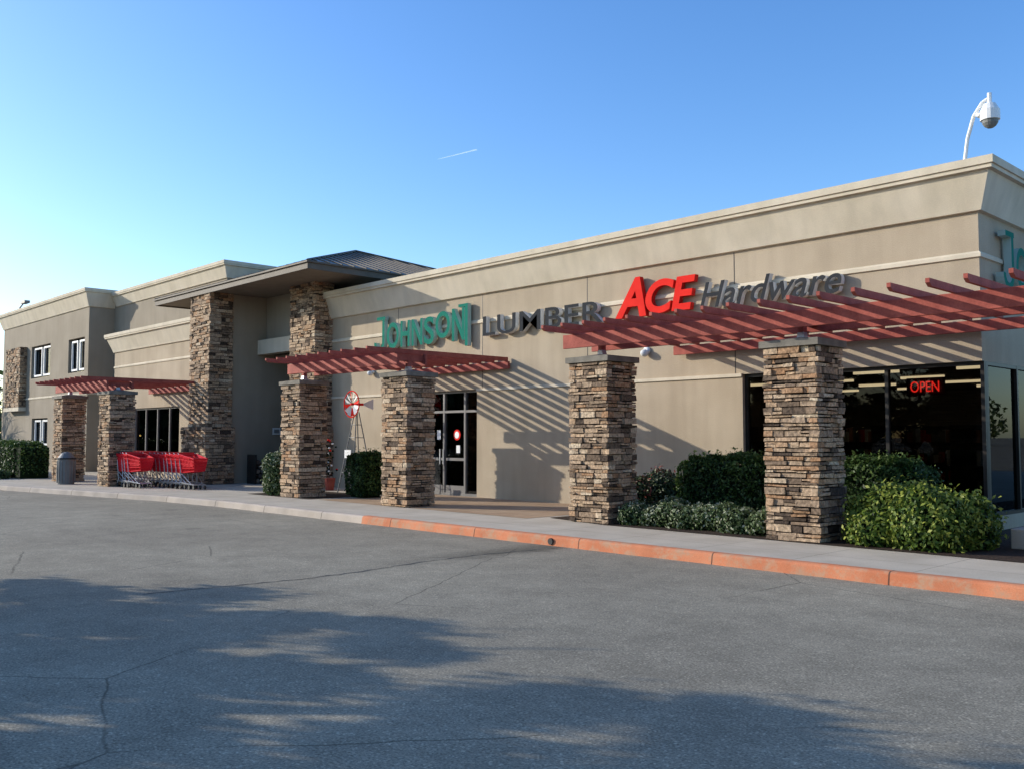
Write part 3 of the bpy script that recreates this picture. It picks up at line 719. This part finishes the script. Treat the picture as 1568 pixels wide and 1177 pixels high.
for i in range(16):
    a=i*math.pi/8; b.box(X+.27*math.cos(a)-.012,X+.27*math.cos(a)+.012,Y+.27*math.sin(a)-.012,Y+.27*math.sin(a)+.012,.2,.9,GREYP)
b.build('litter_bin')
# ornamental garden windmill
b=MB(); X,Y=-21.4,14.5
top=2.35
for sx in(-1,1):
    for sy in(-1,1): b.cyl((X+.36*sx,Y+.36*sy,.15),(X+.04*sx,Y+.04*sy,top),.016,.014,GREYP,6)
for z in (.7,1.2,1.65,2.0):
    w=.36-(z-.15)/(top-.15)*.32
    for p,q in (((-1,-1),(1,-1)),((1,-1),(1,1)),((1,1),(-1,1)),((-1,1),(-1,-1))): b.cyl((X+w*p[0],Y+w*p[1],z),(X+w*q[0],Y+w*q[1],z),.01,.01,GREYP,5)
hz=2.56; b.cyl((X,Y,top-.05),(X,Y,hz),.018,.018,GREYP,6); b.cyl((X,Y-.2,hz),(X,Y+.2,hz),.035,.035,ACER,10)
nb=12
for i in range(nb):
    a=2*math.pi*i/nb; a2=a+.36; mt=ACER if i%3==0 else WHITE
    p=[(X+.1*math.cos(a),Y-.17,hz+.1*math.sin(a)),(X+.33*math.cos(a),Y-.2,hz+.33*math.sin(a)),(X+.33*math.cos(a2),Y-.14,hz+.33*math.sin(a2)),(X+.1*math.cos(a2),Y-.15,hz+.1*math.sin(a2))]
    b.add(p,[(0,1,2,3)],mt)
for i in range(24):
    a=2*math.pi*i/24; a2=2*math.pi*(i+1)/24
    b.cyl((X+.36*math.cos(a),Y-.17,hz+.36*math.sin(a)),(X+.36*math.cos(a2),Y-.17,hz+.36*math.sin(a2)),.016,.016,ACER,6)
b.add([(X,Y+.2,hz+.02),(X,Y+.55,hz+.16),(X,Y+.55,hz-.14),(X,Y+.2,hz-.02)],[(0,1,2,3)],WHITE)
b.box(X+.02,X+.32,Y-.4,Y-.385,1.1,1.32,WHITE)
b.build('garden_windmill')
b=MB()
for i in range(5):
    for j in range(7):
        b.cyl((PX+.4,14.9+.17*j+.08*(i%2),.25+.15*i),(PX+.9,14.9+.17*j+.08*(i%2),.25+.15*i),.075,.07,random.choice([BARK,SOFFIT,CAP]),8)
for y in (14.78,16.1): b.box(PX+.38,PX+.95,y,y+.04,.15,1.1,DARK)
b.build('firewood_rack')
b=MB()
for i,(x,y) in enumerate([(-23.3,14.3),(-22.9,14.6),(-23.6,14.55)]):
    b.cyl((x,y,.15),(x,y,.5),.13,.18,RED,14)
    b.cyl((x,y,.5),(x,y,1.25),.015,.01,BARK,6)
    for q in range(40): 
        a=random.uniform(0,6.28); z=random.uniform(.6,1.6); r=.22*random.random()
        b.sphere((x+r*math.cos(a),y+r*math.sin(a),z),.035,.035,.03,random.choice([GREENCORE,ACER,WHITE,GREENCORE]),5,4)
b.build('potted_plants')
b=MB(); X,Y=-6.45,17.6
pts=[(X,Y,5.6),(X+.03,Y,6.6),(X+.1,Y,7.1),(X+.22,Y,7.5),(X+.38,Y,7.72),(X+.52,Y,7.78)]
b.tube(pts,.035,WHITE); b.cyl((X+.5,Y,7.86),(X+.5,Y,7.62),.04,.04,WHITE,8)
b.cyl((X+.5,Y,7.66),(X+.5,Y,7.54),.1,.16,WHITE,16); b.cyl((X+.5,Y,7.54),(X+.5,Y,7.36),.165,.165,WHITE,16); b.sphere((X+.5,Y,7.36),.14,.14,.15,GREYP,16,8)
b.cyl((X+.3,Y-.06,7.5),(X+.3,Y+.06,7.5),.04,.04,WHITE,8)
b.build('security_camera_mast')
b=MB(); X,Y=-62,17.0
b.cyl((X,Y,0),(X,Y,8.9),.11,.07,GREYM,10); b.tube([(X,Y,8.8),(X+.8,Y,9.5),(X+1.6,Y,9.75)],.05,GREYM); b.box(X+1.4,X+2.2,Y-.15,Y+.15,9.65,9.8,GREYP)
b.build('street_lamp')
# contrail
cm,nt,bs=newmat('contrail_vapour'); nt.nodes.remove(bs)
dd=N(nt,'ShaderNodeBsdfDiffuse'); dd.inputs[0].default_value=(.95,.95,.97,1); tl=N(nt,'ShaderNodeBsdfTranslucent'); tl.inputs[0].default_value=(.95,.95,.97,1)
ad=N(nt,'ShaderNodeAddShader'); tr=N(nt,'ShaderNodeBsdfTransparent'); mx=N(nt,'ShaderNodeMixShader'); mx.inputs[0].default_value=.14
nt.links.new(dd.outputs[0],ad.inputs[0]); nt.links.new(tl.outputs[0],ad.inputs[1]); nt.links.new(tr.outputs[0],mx.inputs[1]); nt.links.new(ad.outputs[0],mx.inputs[2])
nt.links.new(mx.outputs[0],nt.nodes['Material Output'].inputs['Surface'])
b=MB(); A0=Vector((-3073,2485,1197)); A1=Vector((-2954,2606,1239))
for i in range(8):
    p=A0.lerp(A1,i/8); q=A0.lerp(A1,(i+1)/8); b.cyl(p,q,.8+.25*i,.8+.25*(i+1),cm,8,cap=False)
b.build('contrail_cloud')

# ------------------------------------------------------------ light
sd=Vector((-1.67,-1,.65)).normalized()
el=math.asin(sd.z); az_=math.atan2(sd.x,sd.y)
L=bpy.data.lights.new('sun','SUN'); L.energy=5; L.angle=math.radians(.4); L.color=(1,.94,.83)
lo=bpy.data.objects.new('sun',L); COL.objects.link(lo); lo.rotation_euler=sd.to_track_quat('Z','Y').to_euler(); lo.location=(-40,-30,30)
w=bpy.data.worlds.new('World'); S.world=w; w.use_nodes=True; nt=w.node_tree
sky=N(nt,'ShaderNodeTexSky'); sky.sky_type='NISHITA'; sky.sun_disc=False; sky.sun_elevation=el; sky.sun_rotation=az_%(2*math.pi)
sky.air_density=1.0; sky.dust_density=.8; sky.ozone_density=3.0
hs=N(nt,'ShaderNodeHueSaturation'); hs.inputs['Hue'].default_value=.508; hs.inputs['Saturation'].default_value=1.22; hs.inputs['Value'].default_value=1.85
nt.links.new(sky.outputs[0],hs.inputs['Color']); nt.links.new(hs.outputs[0],nt.nodes['Background'].inputs[0]); nt.nodes['Background'].inputs[1].default_value=.15

cam=bpy.data.cameras.new('camera'); cam.sensor_width=36; cam.lens=32.6; cam.clip_end=20000; cam.clip_start=.05
co=bpy.data.objects.new('camera',cam); COL.objects.link(co); co.location=(0,0,1.65)
p=math.radians(3.26); d=Vector((-.724*math.cos(p),.690*math.cos(p),math.sin(p)))
co.rotation_euler=d.to_track_quat('-Z','Y').to_euler(); S.camera=co
S.view_settings.view_transform='Standard'; S.view_settings.look='None'; S.view_settings.exposure=0
